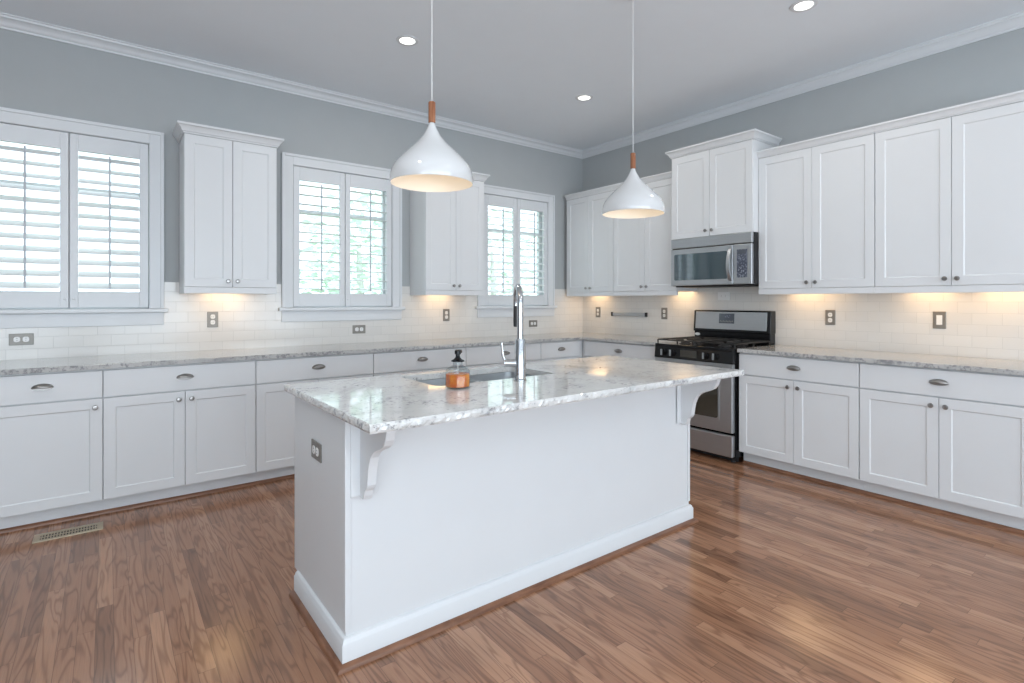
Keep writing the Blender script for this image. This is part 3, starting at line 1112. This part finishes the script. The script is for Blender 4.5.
emo = em.build('emblem', 'white_plastic', bgo, smooth=True, loc=(-0.335, -0.0985, 0.975), rot=(PI/2, 0, 0))
emo.scale = (1.25, 0.62, 1)
sub_label(emo, 'small pale oval emblem')

# ------------------------------------------------------------------ microwave
mw = thing('microwave', 'stainless over-the-range microwave mounted under the short tall cabinet', 'microwave', (0, -1.975, 1.415), WB)
hw = 0.390
MB().box(-hw, hw, -0.395, -0.010, 0.010, 0.4395).build('body', 'black', mw, bevel=0.003)
MB().box(-hw+0.02, hw-0.02, -0.38, -0.03, 0.0, 0.0098).build('bottom_panel', 'black_matte', mw, bevel=0.002)
vt = MB().box(-hw, hw, -0.425, -0.396, 0.352, 0.4395).build('vent_grille', 'steel', mw, bevel=0.006, seg=3)
MB().box(-hw+0.012, hw-0.012, -0.418, -0.3962, 0.3462, 0.3515).build('vent_slot', 'dark_slot', vt)
dm = MB().box(-hw, 0.222, -0.428, -0.396, 0.012, 0.345).build('door', 'steel', mw, bevel=0.006, seg=3)
mb = MB()
mb.poly_prism(rrect(-hw+0.040, 0.175, 0.062, 0.298, 0.012), 0, 0.003)
mb.build('window_glass', 'mw_glass', dm, loc=(0, -0.4282, 0), rot=(PI/2, 0, 0))
hp = []
for i in range(13):
    u = i/12
    hp.append((0.205, -0.430-0.042*math.sin(PI*u)**0.7, 0.045+0.27*u))
hb = MB()
for (p, q) in zip(hp, hp[1:]):
    pass
hb.prism([(0.187, p[1], p[2]) for p in hp] + [(0.187, p[1]+0.012, p[2]) for p in reversed(hp)],
         [(0.220, p[1], p[2]) for p in hp] + [(0.220, p[1]+0.012, p[2]) for p in reversed(hp)])
hb.build('handle', 'steel', dm, bevel=0.003)
cm = MB().box(0.225, hw, -0.428, -0.396, 0.012, 0.345).build('control_panel', 'steel', mw, bevel=0.006, seg=3)
kp = MB().box(0.262, 0.352, -0.4312, -0.4282, 0.068, 0.302).build('keypad', 'keypad', cm, bevel=0.001)
MB().box(0.268, 0.346, -0.4322, -0.4314, 0.262, 0.296).build('display', 'display', kp)

# ------------------------------------------------------------------ pendants
PROF = [(0.0115, 0.262), (0.015, 0.250), (0.023, 0.233), (0.041, 0.2005), (0.070, 0.168), (0.107, 0.135), (0.139, 0.102), (0.160, 0.077), (0.172, 0.053), (0.177, 0.028), (0.1765, 0.006), (0.1745, 0.0)]
def pendant(x, y, label):
    z = 1.793
    t = thing('pendant_lamp', label, 'pendant lamp', (x, y, z), 0, 'pendant lamps over the island')
    MB().lathe(PROF, 56, cap=False).build('shade', 'pendant', t, smooth='all')
    inner = [(max(0.004, r-0.0022), zz-(0.003 if k == 0 else 0)) for k, (r, zz) in enumerate(PROF)]
    li = MB().lathe(inner[:-1] + [(0.1744, 0.0002)], 56, cap=False).build('shade_lining', 'pendant_in', t, smooth='all')
    sub_label(li, 'warm lit inside of the shade')
    MB().lathe([(0.013, 0.2615), (0.0155, 0.264), (0.0155, 0.349), (0.013, 0.352), (0, 0.352)], 22).build('wood_neck', 'teak', t, smooth=True)
    MB().tube([(0, 0, 0.350), (0, 0, CEIL-z-0.02)], 0.0018, 8).build('cord', 'cord', t)
    MB().lathe([(0.010, CEIL-z-0.03), (0.055, CEIL-z-0.022), (0.06, CEIL-z-0.001), (0, CEIL-z-0.001)], 28).build('ceiling_canopy', 'pendant', t, smooth=True)
    MB().lathe([(0.016, 0.225), (0.016, 0.165), (0, 0.165)], 16).build('socket', 'white_plastic', t, smooth=True)
    MB().lathe([(0.013, 0.164), (0.018, 0.145), (0.030, 0.115), (0.032, 0.095), (0.024, 0.074), (0, 0.064)], 20).build('bulb', 'bulb', t, smooth=True)
    d = bpy.data.lights.new('pendant_light', 'POINT')
    d.energy = 0.45
    d.color = (1.0, 0.72, 0.42)
    d.shadow_soft_size = 0.03
    o = bpy.data.objects.new('pendant_light', d)
    COL.objects.link(o)
    o.location = (x, y, z+0.045)
pendant(-3.484, -2.60, 'white teardrop pendant lamp with wooden neck, the nearer larger-looking left one')
pendant(-2.171, -2.60, 'white teardrop pendant lamp with wooden neck, the farther right one before the corner cabinets')

# ------------------------------------------------------------------ recessed ceiling lights
def can(x, y, label, z=CEIL):
    t = thing('ceiling_light', label, 'ceiling light', (x, y, z), 0, 'recessed ceiling lights')
    MB().lathe([(0.052, -0.0015), (0.055, -0.007), (0.074, -0.005), (0.077, -0.0008), (0.052, -0.0008)], 36, cap=False).build('trim_ring', 'trim', t, smooth=True)
    MB().lathe([(0.051, -0.0008), (0.0505, -0.004), (0, -0.0042)], 32).build('lens', 'can_lens', t, smooth=True)
CANW = (1.0, 0.95, 0.88)
for x, y, lb in ((-2.95, -1.275, 'round recessed ceiling light left of the left pendant cord'),
                 (-1.245, -1.275, 'round recessed ceiling light farthest away, near the room corner'),
                 (-1.23, -3.13, 'round recessed ceiling light at the top right edge')):
    can(x, y, lb)
    a = area('can_light', (x, y, CEIL-0.03), (x, y, 0), 0.1, 0.1, 7.5, CANW, 'DISK')
for x, y in ((-2.95, -4.4), (-4.66, -3.13), (-5.6, -1.6), (-1.24, -5.3), (-4.66, -6.2)):
    area('can_light', (x, y, CEIL-0.03), (x, y, 0), 0.1, 0.1, 7.5, CANW, 'DISK')

# ------------------------------------------------------------------ under-cabinet lights (warm pucks behind the light rails)
WARM = (1.0, 0.66, 0.34)
def puck(x, y, p=1.15):
    a = area('undercabinet_light', (x, y, 1.380), (x, y, 0), 0.30, 0.20, p, WARM, 'DISK')
for x in (-3.87, -1.985):
    puck(x-0.02, -0.13)
for y in (-0.30, -1.45, -2.62, -3.44, -3.84):
    puck(-0.13, y)
puck(-0.14, -2.80, 0.35)

# ------------------------------------------------------------------ outlets and switches
def outlet(label, loc, rz, horizontal=False, kind='duplex', plate='plate', cat='outlet', gang_w=0.074):
    t = thing('switch_plate' if kind == 'rocker' else 'wall_outlet', label, cat, loc, rz, 'wall plates')
    w, h = (0.119, 0.074) if horizontal else (gang_w, 0.119)
    p = MB().box(-w/2, w/2, -0.006, 0, -h/2, h/2).build('plate', plate, t, bevel=0.003, seg=3)
    if kind == 'duplex':
        for s in (-1, 1):
            cx, cz = (s*0.0215, 0) if horizontal else (0, s*0.0215)
            a, b = (0.0155, 0.0165)
            mb = MB()
            mb.poly_prism(rrect(-a, a, -b, b, 0.011), 0, 0.0022)
            r = mb.build('receptacle', 'white_plastic', t, loc=(cx, -0.0060, cz), rot=(PI/2, 0 if not horizontal else 0, 0))
            sl = MB()
            for q in (-1, 1):
                if horizontal:
                    sl.box(-0.004, 0.004, q*0.006-0.0009, q*0.006+0.0009, 0.0022, 0.0026)
                else:
                    sl.box(q*0.006-0.0009, q*0.006+0.0009, -0.004, 0.004, 0.0022, 0.0026)
            sl.build('slot', 'dark_slot', r)
    else:
        for cx, cz in (((0, 0),) if kind == 'rocker' else ((-0.023, 0), (0.023, 0))):
            a, b = (0.0165, 0.033)
            MB().box(cx-a, cx+a, -0.0085, -0.0060, cz-b, cz+b).build('rocker', 'white_plastic', t, bevel=0.0015)
    return t


yA = -TT
outlet('nickel wall outlet lying sideways under the leftmost window', (-5.035, yA, 1.043), 0, True)
outlet('upright nickel wall outlet under the left wall cabinet', (-3.955, yA, 1.148), 0)
outlet('nickel wall outlet lying sideways under the middle window', (-2.803, yA, 1.036), 0, True)
outlet('upright nickel wall outlet under the middle wall cabinet, left of the faucet', (-1.907, yA, 1.150), 0)
outlet('nickel wall outlet lying sideways under the corner window, right of the faucet', (-0.787, yA, 1.036), 0, True)
outlet('upright nickel wall outlet closest to the room corner, left of the steel bar', (yA, -0.266, 1.158), WB)
outlet('upright nickel wall outlet between the steel bar and the range', (yA, -1.200, 1.160), WB)
outlet('upright nickel wall outlet nearest the range on its right', (yA, -2.788, 1.158), WB)
outlet('nickel light switch plate with one white rocker on right-hand tiles', (yA, -3.487, 1.157), WB, False, 'rocker', cat='switch')
outlet('white outlet plate lying sideways on tiles below the microwave', (yA, -1.866, 1.335), WB, True, plate='white_plastic')
outlet('dark nickel outlet lying sideways on the end of the island', (-3.9252, -2.456, 0.688), WB, True)

# steel bar between outlets on the right wall
sb = thing('wall_bar', 'short horizontal stainless bar on the tiles left of the range', 'bar', (yA, -0.738, 1.142), WB)
MB().box(-0.228, 0.228, -0.026, -0.010, -0.020, 0.020).build('bar', 'steel', sb, bevel=0.004)
for sx in (-1, 1):
    sub_label(MB().box(sx*0.229, sx*0.246, -0.030, -0.0005, -0.023, 0.023).build('end_cap', 'black_matte', sb, bevel=0.002), 'dark end cap')
MB().box(-0.20, 0.20, -0.0098, -0.0005, -0.012, 0.012).build('mount', 'black_matte', sb)

# floor register
fv = thing('floor_vent', 'tan metal floor vent set in wood floor below left cabinets', 'vent', (-4.765, -0.785, 0))
mb = MB()
mb.box(-0.150, 0.150, -0.060, -0.038, 0.0005, 0.006)
mb.box(-0.150, 0.150, 0.038, 0.060, 0.0005, 0.006)
mb.box(-0.150, -0.122, -0.038, 0.038, 0.0005, 0.006)
mb.box(0.122, 0.150, -0.038, 0.038, 0.0005, 0.006)
for i in range(19):
    x = -0.1153+i*0.0128
    mb.box(x-0.0030, x+0.0030, -0.038, 0.038, 0.0012, 0.0056)
mb.box(-0.122, 0.122, -0.003, 0.003, 0.0012, 0.0057)
mb.build('grille', 'brass', fv, bevel=0.001)
MB().box(-0.122, 0.122, -0.038, 0.038, 0.0004, 0.0010).build('duct_opening', 'dark_slot', fv)

# ------------------------------------------------------------------ outdoors beyond the back windows
struct(MB().box(-40, 40, 0.5, 60, -0.9, -0.8).build('ground', 'lawn'))
def tree(x, y, h, r, seed, label):
    rnd = random.Random(seed)
    t = thing('tree', label, 'tree', (x, y, -0.8), 0, 'garden trees outside')
    MB().tube([(0, 0, -0.05), (0.05, 0, h*0.35), (0, 0.05, h*0.7)], [0.16, 0.12, 0.06], 10).build('trunk', 'bark', t, smooth=True)
    mb = MB()
    bm = mb.bm
    for k in range(900):
        # leaf clumps spread through an egg-shaped crown
        while True:
            v = Vector((rnd.uniform(-1, 1), rnd.uniform(-1, 1), rnd.uniform(-1, 1)))
            if 0.35 < v.length < 1:
                break
        p = Vector((v.x*r, v.y*r, h*0.60+v.z*h*0.40))
        s = rnd.uniform(0.10, 0.22)
        e = Matrix.Rotation(rnd.uniform(0, 6), 4, 'Z') @ Matrix.Rotation(rnd.uniform(0, 6), 4, 'X')
        q = [bm.verts.new(p + (e @ Vector(c))*s) for c in ((-1, 0, 0), (0, -0.45, 0.12), (1, 0, 0), (0, 0.45, 0.12))]
        bm.faces.new(q)
    me = mb
    me.build('crown', 'leaf', t)
tree(0.9, 9.5, 5.2, 1.7, 3, 'leafy tree washed pale green by overexposure, seen through the middle window shutters')
tree(6.4, 11.0, 5.5, 2.3, 5, 'leafy tree washed pale green by overexposure, seen through the corner window shutters')
